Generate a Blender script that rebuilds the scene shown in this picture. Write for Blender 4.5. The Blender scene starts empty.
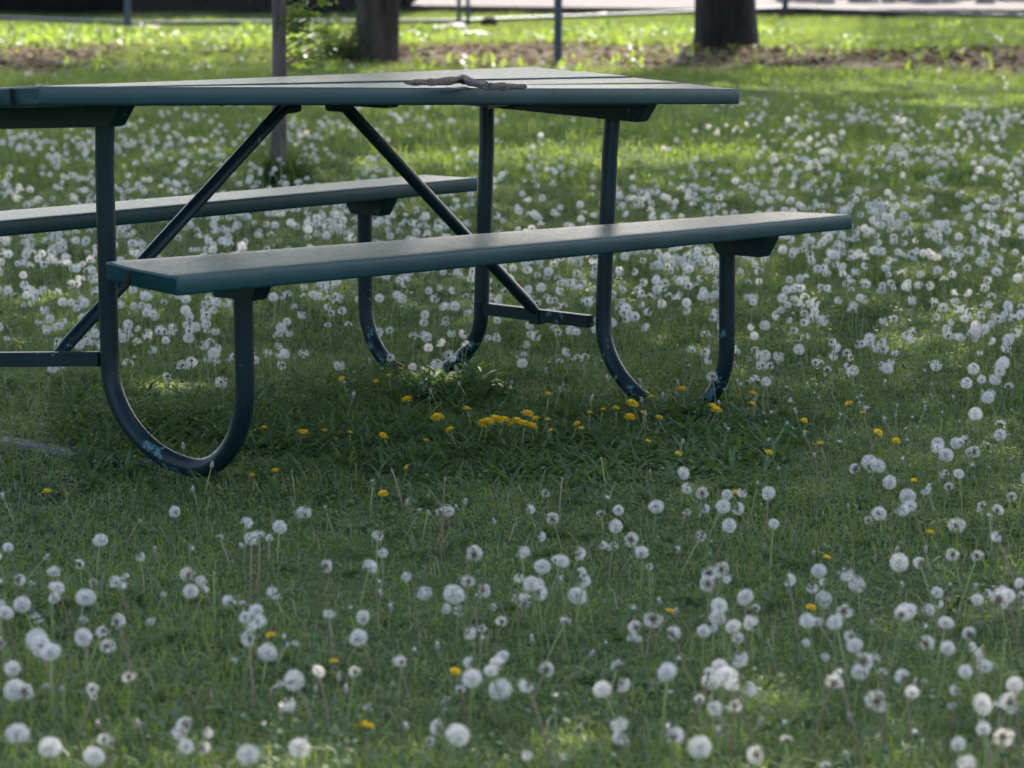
import bpy, math, random
import numpy as np
from mathutils import Vector, Matrix, noise
random.seed(7); rng=np.random.default_rng(7)
R=math.radians
sc=bpy.context.scene; COL=sc.collection
# ------------------------------------------------------------------ camera model
F=3000.0; CAMH=1.25; PITCH=R(9.1947)
FW=Vector((0,math.cos(PITCH),-math.sin(PITCH))); RT=Vector((1,0,0)); UP=RT.cross(FW)
CAM=Vector((0,0,CAMH))
TC=Vector((-0.4763,7.1943,0)); TROT=R(50.8929)
TM=Matrix.Translation(TC)@Matrix.Rotation(TROT,4,'Z'); TMI=TM.inverted()
def ray(px,py): return FW+RT*((px-512)/F)+UP*((384-py)/F)
def atz(px,py,z=0.0):
    d=ray(px,py); return CAM+d*((z-CAMH)/d.z)
def proj(P):
    v=Vector(P)-CAM; z=v.dot(FW); return 512+F*v.dot(RT)/z, 384-F*v.dot(UP)/z, z
def nz(x,y,s=1.0,o=0.0): return noise.noise(Vector((x*s+o,y*s-o,o*.7)))
def G(x,y):
    l=(x-TC.x)*math.cos(TROT)+(y-TC.y)*math.sin(TROT)
    r2=((x-TC.x)**2+(y-TC.y)**2)/5.0
    h=(-0.040*l-0.012)*math.exp(-r2)
    h+=0.018*nz(x,y,.9,3)+0.012*nz(x,y,2.3,9)
    # leaf litter bank in front of the fence
    h+=0.012*math.exp(-((y-24.2)/1.6)**2)
    return h
# ------------------------------------------------------------------ object helpers
def link(o,parent=None):
    COL.objects.link(o)
    if parent: o.parent=parent
    return o
def tag(o,label=None,cat=None,group=None,kind=None):
    if label:o['label']=label
    if cat:o['category']=cat
    if group:o['group']=group
    if kind:o['kind']=kind
    return o
def empty(name,loc,rz=0,label=None,cat=None,group=None):
    o=bpy.data.objects.new(name,None); o.empty_display_size=.05
    o.location=loc; o.rotation_euler=(0,0,rz); link(o); return tag(o,label,cat,group)
def mesh(name,V,Fc,mat,smooth=False):
    me=bpy.data.meshes.new(name); me.from_pydata([tuple(v) for v in V],[],Fc); me.update()
    if mat: me.materials.append(mat)
    if smooth: me.polygons.foreach_set('use_smooth',[True]*len(me.polygons))
    return me
def obj(name,me,parent=None): return link(bpy.data.objects.new(name,me),parent)
class MB:
    def __init__(s): s.v=[]; s.f=[]
    def add(s,V,Fc):
        b=len(s.v); s.v+= [Vector(v) for v in V]; s.f+=[tuple(i+b for i in f) for f in Fc]
    def box(s,c,d,rz=0,ch=0):
        hx,hy,hz=d[0]/2,d[1]/2,d[2]/2; ca,sa=math.cos(rz),math.sin(rz); V=[]
        for z in(-hz,hz):
            for x,y in((-hx,-hy),(hx,-hy),(hx,hy),(-hx,hy)): V.append((c[0]+x*ca-y*sa,c[1]+x*sa+y*ca,c[2]+z))
        s.add(V,[(0,3,2,1),(4,5,6,7),(0,1,5,4),(1,2,6,5),(2,3,7,6),(3,0,4,7)])
    def tube(s,pts,rad,n=12,cap=True,squash=1.0,jit=0.0):
        pts=[Vector(p) for p in pts]
        if not hasattr(rad,'__len__'): rad=[rad]*len(pts)
        t0=(pts[1]-pts[0]).normalized(); ref=Vector((0,0,1)) if abs(t0.z)<.9 else Vector((1,0,0))
        nrm=t0.cross(ref).normalized(); V=[];Fc=[]
        for i,p in enumerate(pts):
            t=(pts[min(i+1,len(pts)-1)]-pts[max(i-1,0)]).normalized()
            nrm=(nrm-t*nrm.dot(t)).normalized(); b=t.cross(nrm)
            for k in range(n):
                a=2*math.pi*k/n; r=rad[i]*(1+jit*random.uniform(-1,1))
                V.append(p+nrm*math.cos(a)*r+b*math.sin(a)*r*squash)
        for i in range(len(pts)-1):
            for k in range(n):
                k2=(k+1)%n; Fc.append((i*n+k,i*n+k2,(i+1)*n+k2,(i+1)*n+k))
        if cap: Fc+= [tuple(reversed(range(n))), tuple(range((len(pts)-1)*n,len(pts)*n))]
        s.add(V,Fc)
    def prism(s,poly,off):
        # poly: list of 3D pts (planar), extruded by vector off
        n=len(poly); off=Vector(off); V=[Vector(p) for p in poly]+[Vector(p)+off for p in poly]
        Fc=[tuple(range(n)),tuple(reversed(range(n,2*n)))]+[(i,i+n,(i+1)%n+n,(i+1)%n) for i in range(n)]
        s.add(V,Fc)
    def build(s,name,mat,parent=None,smooth=False,auto=None,bevel=0):
        me=mesh(name,s.v,s.f,mat,smooth)
        import bmesh
        bm=bmesh.new(); bm.from_mesh(me)
        bmesh.ops.recalc_face_normals(bm,faces=bm.faces)
        if bevel: bmesh.ops.bevel(bm,geom=[e for e in bm.edges if len(e.link_faces)==2 and e.calc_face_angle(0)>.5],offset=bevel,segments=2,affect='EDGES')
        bm.to_mesh(me); bm.free()
        if auto:
            me.polygons.foreach_set('use_smooth',[True]*len(me.polygons)); me.set_sharp_from_angle(angle=R(auto))
        return obj(name,me,parent)
def npmesh(name,verts,loops,starts,totals,mat,rnd=None,smooth=False):
    me=bpy.data.meshes.new(name); me.vertices.add(len(verts)); me.vertices.foreach_set('co',np.ascontiguousarray(verts,dtype=np.float32).ravel())
    me.loops.add(len(loops)); me.loops.foreach_set('vertex_index',np.ascontiguousarray(loops,dtype=np.int32))
    me.polygons.add(len(starts)); me.polygons.foreach_set('loop_start',np.ascontiguousarray(starts,dtype=np.int32))
    try: me.polygons.foreach_set('loop_total',np.ascontiguousarray(totals,dtype=np.int32))
    except Exception: pass
    if smooth: me.polygons.foreach_set('use_smooth',np.ones(len(starts),dtype=bool))
    if rnd is not None:
        a=me.attributes.new('rnd','FLOAT','POINT'); a.data.foreach_set('value',np.ascontiguousarray(rnd,dtype=np.float32))
    me.update(calc_edges=True); me.validate(); me.materials.append(mat); return me
# ------------------------------------------------------------------ materials
class NT:
    def __init__(s,name):
        s.m=bpy.data.materials.new(name); s.m.use_nodes=True; s.n=s.m.node_tree.nodes; s.l=s.m.node_tree.links
        s.n.clear(); s.out=s.n.new('ShaderNodeOutputMaterial')
    def new(s,t,**k):
        n=s.n.new(t)
        for a,b in k.items():
            if a in n.inputs.keys(): 
                n.inputs[a].default_value=b
            else: setattr(n,a,b)
        return n
    def link(s,a,b): s.l.new(a,b)
    def coord(s,kind='Object'): return s.new('ShaderNodeTexCoord').outputs[kind]
    def noise(s,vec,scale,detail=4,rough=.55):
        n=s.new('ShaderNodeTexNoise'); n.inputs['Scale'].default_value=scale; n.inputs['Detail'].default_value=detail; n.inputs['Roughness'].default_value=rough
        if vec is not None: s.link(vec,n.inputs['Vector'])
        return n.outputs['Fac']
    def ramp(s,fac,stops):
        r=s.new('ShaderNodeValToRGB'); e=r.color_ramp.elements
        while len(e)<len(stops): e.new(.5)
        for i,(p,c) in enumerate(stops): e[i].position=p; e[i].color=(*c,1) if hasattr(c,'__len__') else (c,c,c,1)
        s.link(fac,r.inputs['Fac']); return r.outputs['Color']
    def mix(s,fac,a,b,bt='MIX'):
        m=s.new('ShaderNodeMix'); m.data_type='RGBA'; m.blend_type=bt
        for sock,val in((m.inputs[0],fac),(m.inputs[6],a),(m.inputs[7],b)):
            if hasattr(val,'is_linked'): s.link(val,sock)
            elif hasattr(val,'__len__'): sock.default_value=(*val,1)
            else: sock.default_value=val
        return m.outputs[2]
    def math(s,op,a,b=None):
        m=s.new('ShaderNodeMath'); m.operation=op
        for i,v in enumerate((a,b)):
            if v is None: continue
            if hasattr(v,'is_linked'): s.link(v,m.inputs[i])
            else: m.inputs[i].default_value=v
        return m.outputs[0]
    def bsdf(s,col,rough=.6,spec=.5,bump=None,bstr=.3,bdist=.01,metal=0,transl=None,tfac=.35):
        b=s.new('ShaderNodeBsdfPrincipled')
        for nm,v in(('Base Color',col),('Roughness',rough)):
            if hasattr(v,'is_linked'): s.link(v,b.inputs[nm])
            else: b.inputs[nm].default_value=(*v,1) if hasattr(v,'__len__') else v
        b.inputs['Specular IOR Level'].default_value=spec; b.inputs['Metallic'].default_value=metal
        if bump is not None:
            bp=s.new('ShaderNodeBump'); bp.inputs['Strength'].default_value=bstr; bp.inputs['Distance'].default_value=bdist
            s.link(bump,bp.inputs['Height']); s.link(bp.outputs[0],b.inputs['Normal'])
        o=b.outputs[0]
        if transl is not None:
            t=s.new('ShaderNodeBsdfTranslucent')
            if hasattr(transl,'is_linked'): s.link(transl,t.inputs['Color'])
            else: t.inputs['Color'].default_value=(*transl,1)
            mx=s.new('ShaderNodeMixShader'); mx.inputs[0].default_value=tfac
            s.link(o,mx.inputs[1]); s.link(t.outputs[0],mx.inputs[2]); o=mx.outputs[0]
        s.link(o,s.out.inputs['Surface']); return s.m
def simple(name,col,rough=.6,var=.25,scale=20,bump=.2,metal=0,spec=.5):
    n=NT(name); c=n.coord(); f=n.noise(c,scale,5)
    lo=tuple(x*(1-var) for x in col); hi=tuple(min(1,x*(1+var)) for x in col)
    return n.bsdf(n.ramp(f,[(.3,lo),(.7,hi)]),rough,spec,f,bump,.003,metal)
def paint(name,base,wear_lo):
    n=NT(name); c=n.coord()
    f1=n.noise(c,6,4); f2=n.noise(c,90,3); mp=n.new('ShaderNodeMapping'); mp.inputs['Scale'].default_value=(2,60,60); n.link(c,mp.inputs['Vector'])
    grain=n.noise(mp.outputs[0],3,4)
    col=n.ramp(f1,[(.3,tuple(x*.8 for x in base)),(.7,tuple(x*1.25 for x in base))])
    # flaked paint showing an older turquoise coat, only low down near the grass
    sep=n.new('ShaderNodeSeparateXYZ'); n.link(c,sep.inputs[0])
    ch=n.noise(c,28,5,.7)
    th=n.ramp(sep.outputs[2],[(.04,.565),(.22,.635),(.36,.67)]) if wear_lo else None
    if wear_lo:
        m=n.math('MULTIPLY',n.math('SUBTRACT',ch,th),30)
    else:
        m=n.math('MULTIPLY',n.math('SUBTRACT',n.noise(c,45,6,.7),.755),30)
    cl=n.new('ShaderNodeClamp'); n.link(m,cl.inputs[0])
    col=n.mix(cl.outputs[0],col,(.07,.14,.15) if wear_lo else (.16,.2,.19))
    rough=n.ramp(f2,[(.3,.33),(.7,.44)])
    h=n.math('ADD',n.math('MULTIPLY',grain,.6 if not wear_lo else .1),n.math('MULTIPLY',f2,.3))
    return n.bsdf(col,rough,.22 if wear_lo else .40,h,.07,.002)
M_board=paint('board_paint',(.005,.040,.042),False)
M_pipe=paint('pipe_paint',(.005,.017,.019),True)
M_crack=simple('bare_dark_wood',(.008,.010,.009),.9)
M_sunlit_end=simple('sunlit_cleat_end',(.16,.19,.15),.7)  # sun falling on the cleat ends is put into this pale colour
M_bark_twig=simple('twig_bark',(.15,.105,.085),.9,.6,160,.9)
def leafmat(name,dark,light,trans,tf=.35,rough=.45,spec=.5):
    n=NT(name); a=n.new('ShaderNodeAttribute',attribute_name='rnd').outputs['Fac']
    pos=n.new('ShaderNodeNewGeometry').outputs['Position']; big=n.noise(pos,1.1,3)
    f=n.math('ADD',n.math('MULTIPLY',a,.6),n.math('MULTIPLY',big,.4))
    col=n.ramp(f,[(.15,dark),(.75,light),(.96,tuple((l*.5+x) for l,x in zip(light,(.09,.075,.03))))])
    tr=n.mix(.6,trans,col); 
    return n.bsdf(col,rough,spec,transl=trans,tfac=tf)
M_grass=leafmat('grass_blade',(.032,.078,.022),(.105,.182,.055),(.29,.38,.05),.40,.42,.5)  # tone range between blades; the pale end also stands in for glints
M_weed=leafmat('weed_leaf',(.030,.070,.028),(.055,.11,.042),(.2,.29,.04),.3,.55,.3)
M_dry=leafmat('dry_blade',(.16,.13,.07),(.30,.26,.15),(.25,.2,.1),.3,.6)
M_tree_leaf=leafmat('tree_leaf',(.04,.08,.025),(.07,.12,.035),(.24,.34,.08),.4)
M_sucker=leafmat('sucker_leaf',(.05,.12,.02),(.09,.17,.03),(.30,.42,.04),.45)
M_stem=simple('flower_stem',(.18,.21,.06),.55,.5,30)
M_stem2=simple('reddish_stem',(.19,.13,.075),.6,.4,30)
n=NT('pappus'); M_pap=n.bsdf((.80,.76,.71),.8,.1,transl=(.82,.78,.73),tfac=.42)
M_core=simple('seed_core',(.13,.085,.055),.8,.4,300)
M_spent=simple('spent_bud',(.30,.24,.18),.8,.5,300)
M_sepal=simple('green_sepal',(.05,.11,.03),.6,.3,200)
n=NT('yellow_petal'); M_yel=n.bsdf((.82,.58,.015),.6,.2,transl=(.88,.62,.03),tfac=.3)
M_metal=simple('galvanised_post',(.05,.068,.088),.45,.25,40,.1,.3)
M_wire=simple('fence_wire',(.10,.105,.115),.5,.2,40,.05,.4)
M_black=simple('black_steel',(.0022,.0024,.0036),.9,.3,8,.1,0,.02)
M_stone=simple('pale_stone',(.42,.36,.32),.85,.25,12,.5)
M_conc=simple('grey_concrete',(.2,.2,.2),.9,.35,30,.6)
def barkmat(name,col):
    n=NT(name); c=n.coord(); mp=n.new('ShaderNodeMapping'); mp.inputs['Scale'].default_value=(16,16,3); n.link(c,mp.inputs['Vector'])
    f=n.noise(mp.outputs[0],1.2,6,.65)
    return n.bsdf(n.ramp(f,[(.35,tuple(x*.45 for x in col)),(.65,tuple(x*1.3 for x in col))]),.9,.3,f,1,.05)
M_bark=barkmat('tree_bark',(.030,.024,.022)); M_bark2=barkmat('grey_bark',(.082,.062,.052))
# ground
n=NT('lawn_soil'); pos=n.new('ShaderNodeNewGeometry').outputs['Position']
f=n.noise(pos,30,6,.7); g2=n.noise(pos,1.2,4)
green=n.ramp(f,[(.3,(.012,.028,.008)),(.55,(.03,.06,.015)),(.8,(.05,.065,.03))])
green=n.mix(n.ramp(g2,[(.4,0.),(.65,.5)]),green,(.06,.10,.02))
sep=n.new('ShaderNodeSeparateXYZ'); n.link(pos,sep.inputs[0])
yy=n.math('ADD',sep.outputs[1],n.math('MULTIPLY',n.math('SUBTRACT',n.noise(pos,.7,5,.6),.5),5.0))
band=n.new('ShaderNodeMapRange'); band.interpolation_type='SMOOTHSTEP'
ab=n.math('ABSOLUTE',n.math('SUBTRACT',yy,23.7)); n.link(ab,band.inputs[0])
band.inputs[1].default_value=1.5; band.inputs[2].default_value=2.7; band.inputs[3].default_value=1; band.inputs[4].default_value=0
f3=n.noise(pos,14,6,.75)
dirt=n.ramp(f3,[(.3,(.022,.014,.010)),(.5,(.065,.042,.031)),(.72,(.14,.095,.072))])
xb=n.new('ShaderNodeMapRange'); n.link(n.math('ABSOLUTE',n.math('ADD',sep.outputs[0],2.3)),xb.inputs[0]); xb.inputs[1].default_value=.5; xb.inputs[2].default_value=1.1; xb.inputs[3].default_value=.25; xb.inputs[4].default_value=1
M_ground=n.bsdf(n.mix(n.math('MULTIPLY',band.outputs[0],xb.outputs[0]),green,dirt),.95,.2,f,.8,.02)
n=NT('gravel_lot'); pos=n.new('ShaderNodeNewGeometry').outputs['Position']; f=n.noise(pos,5,6,.7)
M_lot=n.bsdf(n.ramp(f,[(.3,(.09,.08,.078)),(.7,(.19,.17,.165))]),.95,.2,f,.5,.02)
# ------------------------------------------------------------------ ground
xs=[-400,-120,-40,-16]+list(np.arange(-9,9.01,.2))+[16,40,120,400]
ys=[-60,-15,-4,0]+list(np.arange(2,33.01,.2))+[38,60,150,600]
V=[(x,y,G(x,y)) for y in ys for x in xs]; nx=len(xs)
Fc=[(j*nx+i,j*nx+i+1,(j+1)*nx+i+1,(j+1)*nx+i) for j in range(len(ys)-1) for i in range(nx-1)]
tag(obj('ground',mesh('ground',V,Fc,M_ground,True)),kind='structure')
# pale gravel lot beyond the fence
mb=MB(); e=[(-60,33.5),(-1.5,33.2),(2.0,32.1),(4.2,31.9),(8,31.4),(60,27)]
V=[(x,y,.012+.03*(0)) for x,y in e]+[(x,400,.03) for x,y in reversed(e)]
mb.add([(x,y,.045) for x,y in e]+[(x,400,.05) for x,y in e],[(i,i+1,i+7,i+6) for i in range(5)])
tag(mb.build('gravel_lot',M_lot),kind='structure')
mb=MB()
for (a,b) in zip(e[1:-1],e[2:]):
    A=Vector((a[0],a[1],0));B=Vector((b[0],b[1],0)); d=(B-A); q=Vector((d.y,-d.x,0)).normalized()
    mb.add([A+q*.14,B+q*.14,B-q*.0,A-q*.0,A+q*.14+Vector((0,0,.10)),B+q*.14+Vector((0,0,.10)),B+Vector((0,0,.10)),A+Vector((0,0,.10))],[(0,3,2,1),(4,5,6,7),(0,1,5,4),(2,3,7,6),(1,2,6,5),(3,0,4,7)])
tag(mb.build('lot_edging',simple('dark_timber_edge',(.075,.05,.04),.9)),kind='structure')
# ------------------------------------------------------------------ grass
HW=0.1707
def dirtband(x,y):
    yy=y+nz(x,y,.5,17)*1.6
    return max(0,1-max(0,abs(yy-23.7)-1.2)/1.0)*min(1,max(.2,(abs(x+2.3)-.6)/.5))
def blades(n,D0,D1,marg,hmin,hmax,wmin,wmax,pw=1.0,clump=None):
    # area-uniform sampling over a widening trapezoid
    D=np.sqrt(rng.uniform(D0**2,D1**2,n*2)); X=rng.uniform(-1,1,n*2)*(D*HW+marg)
    keep=rng.uniform(0,1,n*2)<(D*HW+marg)/D/((D0*HW+marg)/D0)
    D=D[keep][:n];X=X[keep][:n]
    return X,D
def grassmesh(name,X,Y,hs,ws,mat,lean=.55):
    n=len(X); Z=np.array([G(x,y) for x,y in zip(X,Y)])-.004
    th=rng.uniform(0,2*np.pi,n); ln=rng.uniform(.1,1.0,n)*lean*hs*1.5; fa=th+rng.normal(0,.6,n)+np.pi/2
    dx,dy=np.cos(th),np.sin(th); wx,wy=np.cos(fa)*ws/2,np.sin(fa)*ws/2
    P=np.zeros((n,5,3))
    P[:,0]=np.stack([X-wx,Y-wy,Z],1);P[:,1]=np.stack([X+wx,Y+wy,Z],1)
    mx,my,mz=X+dx*ln*.3,Y+dy*ln*.3,Z+hs*.6
    P[:,2]=np.stack([mx+wx*.85,my+wy*.85,mz],1);P[:,3]=np.stack([mx-wx*.85,my-wy*.85,mz],1)
    P[:,4]=np.stack([X+dx*ln,Y+dy*ln,Z+hs*(1-.25*ln/hs)],1)
    base=(np.arange(n)*5)[:,None]; loops=(base+np.array([0,1,2,3,3,2,4])[None]).ravel()
    starts=((np.arange(n)*7)[:,None]+np.array([0,4])[None]).ravel(); tot=np.tile([4,3],n)
    rnd=np.repeat(rng.uniform(0,1,n),5)
    return npmesh(name,P.reshape(-1,3),loops,starts,tot,mat,rnd)
def hscale(X,Y):
    return np.array([.8+.55*nz(x,y,.8,5)+.45*nz(x,y,3.5,8) for x,y in zip(X,Y)])
X,Y=blades(400000,3.6,13.0,.9,0,0,0,0)
hs=rng.uniform(.018,.050,len(X))*np.clip(hscale(X,Y),.4,1.6); ws=rng.uniform(.0014,.0034,len(X))
tag(obj('grass',grassmesh('grass',X,Y,hs,ws,M_grass,1.15)),'short green lawn grass around and in front of the picnic table','grass',kind='stuff')
X,Y=blades(300000,13.0,33.0,1.2,0,0,0,0)
dm=np.array([dirtband(x,y) for x,y in zip(X,Y)]); k=rng.uniform(0,1,len(X))>dm*.93; X,Y=X[k],Y[k]
hs=rng.uniform(.03,.075,len(X))*np.clip(hscale(X,Y),.4,1.6); far=Y>25.2; hs[far]*=1.1; ws=rng.uniform(.004,.009,len(X))
tag(obj('distant_grass',grassmesh('distant_grass',X,Y,hs,ws,M_grass,.7)),'sunlit yellow green grass between the table and the fence','grass',kind='stuff')
X,Y=blades(16000,3.6,13.0,.9,0,0,0,0)
tag(obj('dry_grass',grassmesh('dry_grass',X,Y,rng.uniform(.02,.06,len(X)),rng.uniform(.0015,.003,len(X)),M_dry,1.2)),'pale dead grass blades lying loose among the green','grass',kind='stuff')
# leafy weeds: rosettes of lobed leaves
def leaf_strip(base,az,ln,w,elev,curl,lobes=True,seg=5):
    # returns verts, faces
    V=[];Fc=[];d=Vector((math.cos(az),math.sin(az),0));s=Vector((-d.y,d.x,0));p=Vector(base);el=elev
    for i in range(seg+1):
        t=i/seg; ww=w*math.sin(math.pi*min(1,(t*.85+.12)))**.8
        if lobes and i%2: ww*=.55
        V+= [p-s*ww/2,p+Vector((0,0,-.0015)),p+s*ww/2]
        p=p+(d*math.cos(el)+Vector((0,0,math.sin(el))))*(ln/seg); el-=curl/seg
    for i in range(seg):
        a=i*3;Fc+=[(a,a+1,a+4,a+3),(a+1,a+2,a+5,a+4)]
    return V,Fc
class Acc:
    def __init__(s): s.v=[];s.l=[];s.st=[];s.t=[];s.r=[]
    def add(s,V,Fc,r):
        b=len(s.v); s.v+=[tuple(v) for v in V]; s.r+=[r]*len(V)
        for f in Fc: s.st.append(len(s.l)); s.t.append(len(f)); s.l+=[i+b for i in f]
    def build(s,name,mat,parent=None): return obj(name,npmesh(name,np.array(s.v),s.l,s.st,s.t,mat,s.r),parent)
A=Acc()
def rosette(x,y,n,l0,l1,w,el=(.2,1.0)):
    z=G(x,y)
    for k in range(n):
        l=random.uniform(l0,l1); V,Fc=leaf_strip((x,y,z+.004),random.uniform(0,6.283),l,w*random.uniform(.6,1.2),random.uniform(*el),random.uniform(.6,1.6))
        A.add(V,Fc,random.random())
for i in range(2300):
    D=math.sqrt(random.uniform(3.8**2,14**2)); x=random.uniform(-1,1)*(D*HW+.5)
    if nz(x,D,.8,31)<-.05 and random.random()<.75: continue
    rosette(x,D,random.randint(5,9),.03,.075,.010)
for i in range(900):     # thick weeds along the shaded strip below the table and round its feet
    px=random.uniform(60,800); py=random.gauss(440,30); p=atz(px,py); rosette(p.x,p.y,random.randint(6,10),.035,.085,.011,(.2,1.2))
for i in range(70):
    px=random.gauss(440,30); py=random.gauss(385,8); p=atz(px,py); rosette(p.x,p.y,9,.05,.12,.013,(.6,1.3))
for i in range(26):
    px=random.gauss(690,25); py=random.gauss(410,8); p=atz(px,py); rosette(p.x,p.y,8,.05,.10,.012,(.5,1.2))
tag(A.build('leafy_weeds',M_weed),'broad green dandelion leaves and weeds spread through the lawn','ground cover',kind='stuff')
# small clover leaves
A=Acc()
for i in range(34000):
    D=math.sqrt(random.uniform(3.8**2,11**2)); x=random.uniform(-1,1)*(D*HW+.4)
    if nz(x,D,1.7,77)<-.02: continue
    r=random.uniform(.003,.006); z=G(x,D)+random.uniform(.012,.05); a=random.uniform(0,6.28); t=random.uniform(-.7,.7);u=random.uniform(-.7,.7)
    V=[(x+math.cos(a+q)*r*k,D+math.sin(a+q)*r*k,z+r*(math.cos(a+q)*t+math.sin(a+q)*u)) for q,k in((0,1.2),(1.3,.9),(2.6,1.1),(3.9,.9),(5.2,1.0))]
    A.add(V,[(0,1,2,3,4)],random.random())
tag(A.build('clover',M_weed),'tiny clover leaves growing low in the lawn','ground cover',kind='stuff')
# mulch, dead leaves and bark chips of the dirt band
A=Acc()
for i in range(9000):
    x=random.uniform(-6.5,6.5); y=random.uniform(21.5,27)
    if random.random()>dirtband(x,y): continue
    r=random.uniform(.015,.05); z=G(x,y)+random.uniform(0,.03); a=random.uniform(0,6.28)
    V=[(x+math.cos(a+q)*r*k,y+math.sin(a+q)*r*k,z+random.uniform(0,.03)) for q,k in((0,1.4),(1.5,.5),(3.1,1.3),(4.6,.6))]
    A.add(V,[(0,1,2,3)],random.random())
M_litter=leafmat('dead_leaf',(.04,.022,.015),(.13,.08,.058),(.1,.06,.035),.1,.9,.1)
tag(A.build('leaf_litter',M_litter),'brown dead leaves and bark chips in the band before the fence','leaf litter',kind='stuff')
# tall bright weeds in the sunny strip behind the dirt band and sprouts inside it
A=Acc()
for i in range(2600):
    x=random.uniform(-6.5,6.5); y=random.uniform(25.4,31) if random.random()<.85 else random.uniform(21.5,25.5)
    if nz(x,y,.9,41)<-.1 or y>28.6+.25*max(0,x): continue
    z=G(x,y)
    for k in range(4):
        V,Fc=leaf_strip((x+random.gauss(0,.04),y+random.gauss(0,.04),z),random.uniform(0,6.28),random.uniform(.06,.15),random.uniform(.012,.03),random.uniform(.7,1.4),random.uniform(.5,1.5),False,3)
        A.add(V,Fc,random.random())
tag(A.build('tall_weeds',M_sucker),'bright green tall weeds in the sunny strip along the fence','ground cover',kind='stuff')
# ------------------------------------------------------------------ picnic table (local frame: x along, y across)
table=empty('picnic_table',TC,TROT,'dark green picnic table with bent pipe frame and two plank benches standing on the lawn','picnic table')
def board(name,nf,nb,fb,ff,t,parent=table,bow=0.0,seam=None,seamoff=0.0):
    nf,nb,fb,ff=[Vector(v) for v in(nf,nb,fb,ff)]
    w=(nf-nb).length; r=.006
    prof=[]   # (u metres from back, v)
    for cx,cy,a0 in((w-r,-r,0),(r,-r,90),(r,-t+r,180),(w-r,-t+r,270)):
        for k in range(4):
            a=R(a0+30*k); prof.append((cx+math.cos(a)*r,cy+math.sin(a)*r))
    # extra points on the top so warping / cupping shows
    top=[(w*q,0.0) for q in(.85,.7,.5,.3,.15)]
    prof=prof[:4]+top+prof[4:]
    sects=[(0,.0035,1),(0,0,0)]+[(i/14,0,0) for i in range(15)]+[(1,0,0),(1,-.0035,1)]
    L=((ff-nf).length+(fb-nb).length)/2
    ss=[0,.004/L]+[ .004/L+(1-.008/L)*i/14 for i in range(1,14)]+[1-.004/L,1]
    V=[];m=len(prof)
    for j,s in enumerate(ss):
        end=j in(0,len(ss)-1)
        for (u,v) in prof:
            if end: u=w/2+(u-w/2)*(1-.008/w); v=-t/2+(v+t/2)*(1-.008/t)
            q=u/w; a=nb.lerp(nf,q); b=fb.lerp(ff,q); p=a.lerp(b,s)
            if seam and s<.05: p=p+(b-a).normalized()*(-seamoff*max(0,1-abs(q-seam)/(seam if q<seam else 1-seam)))
            cup=.0025*math.cos(q*math.pi*2)*0
            V.append(p+Vector((0,0,v+bow*math.sin(math.pi*s)+.0012*nz(s*4,q,1,nf.y*9))))
    Fc=[(j*m+i,j*m+(i+1)%m,(j+1)*m+(i+1)%m,(j+1)*m+i) for j in range(len(ss)-1) for i in range(m)]
    Fc+=[tuple(range(m)),tuple(reversed(range((len(ss)-1)*m,len(ss)*m)))]
    mb=MB(); mb.add(V,Fc); return mb.build(name,M_board,parent,auto=35)
# tabletop corners (measured) : near front, near back, far back, far front
NF=Vector((-1.191,-.360,.878)); FFt=Vector((1.246,-.375,.754)); FB=Vector((1.249,.330,.787)); NB=Vector((-1.175,.345,.832))
def tt(s,q): return NF.lerp(FFt,s).lerp(NB.lerp(FB,s),q)
gap=.006/.70; zz=[0,.0015,.004,.002]
for i in range(4):
    q0=i/4+(gap/2 if i else 0); q1=(i+1)/4-(gap/2 if i<3 else 0); dz=Vector((0,0,zz[i]))
    ex=Vector(((0,-.012,.006,-.008)[i],0,0))
    bw=board('tabletop_board',tt(0,q0)-ex,tt(0,q1)-ex,tt(1,q1)+dz,tt(1,q0)+dz,.040,bow=(0,-.002,.001,-.001)[i],seam=.5,seamoff=.004)
    if i==0:
        mb=MB(); p=tt(0,.115); mb.box((p.x-.0045,p.y,p.z-.02),(.012,.0022,.034)); mb.build('split',M_crack,bw)
# benches
bf=board('bench_seat',(-1.193,-.746,.522),(-1.187,-.534,.536),(1.226,-.520,.443),(1.232,-.742,.447),.038,seam=.42,seamoff=.012)
tag(bf,'front bench seat, nearest plank with a split at its end')
mb=MB(); mb.box((-1.2075,-.623,.512),(.012,.0022,.030)); mb.build('split',M_crack,bf)
def screws(pts,par):
    for (x,y,z) in pts:
        mb=MB(); mb.tube([(x,y,z-.004),(x,y,z+.0012)],.0045,10); mb.build('screw',M_crack,par,auto=40)
bb=board('bench_seat',(-1.19,.51,.503),(-1.19,.725,.500),(1.236,.717,.467),(1.23,.510,.469),.038)
screws([(x,y,.4835-(x*.0327)+(.0045 if y<-.7 else .008)*0) for x in(-.88,.86) for y in(-.60,)],bf)
# pipe frames
PR=.0205
def frame(x0,xt,side,zt,zb,zbar,gx,zg,yp0=.207):
    yp=yp0*side; yl=.611*side
    pts=[(xt,yp*1.03,zt)]
    for k in range(1,5): pts.append((xt+(x0-xt)*k/4,yp,zt+(zbar+.03-zt)*k/4))
    zc=zg+PR+.012; y0=yp; ym=yp+(yl-yp)*.62
    for k in range(1,13):
        a=k/12*math.pi/2; pts.append((x0,y0+(ym-y0)*(1-math.cos(a)),zc+(zbar-zc)*(1-math.sin(a))))
    zr=zc+.19
    for k in range(1,11):
        a=k/10*math.pi/2; pts.append((x0,ym+(yl-ym)*math.sin(a),zc+(zr-zc)*(1-math.cos(a))))
    for k in range(1,5): pts.append((x0+(gx-x0)*k/4,yl,zr+(zb-zr)*k/4))
    mb=MB(); mb.tube(pts,PR,18); return mb.build('frame_pipe',M_pipe,table,auto=50)
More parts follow.
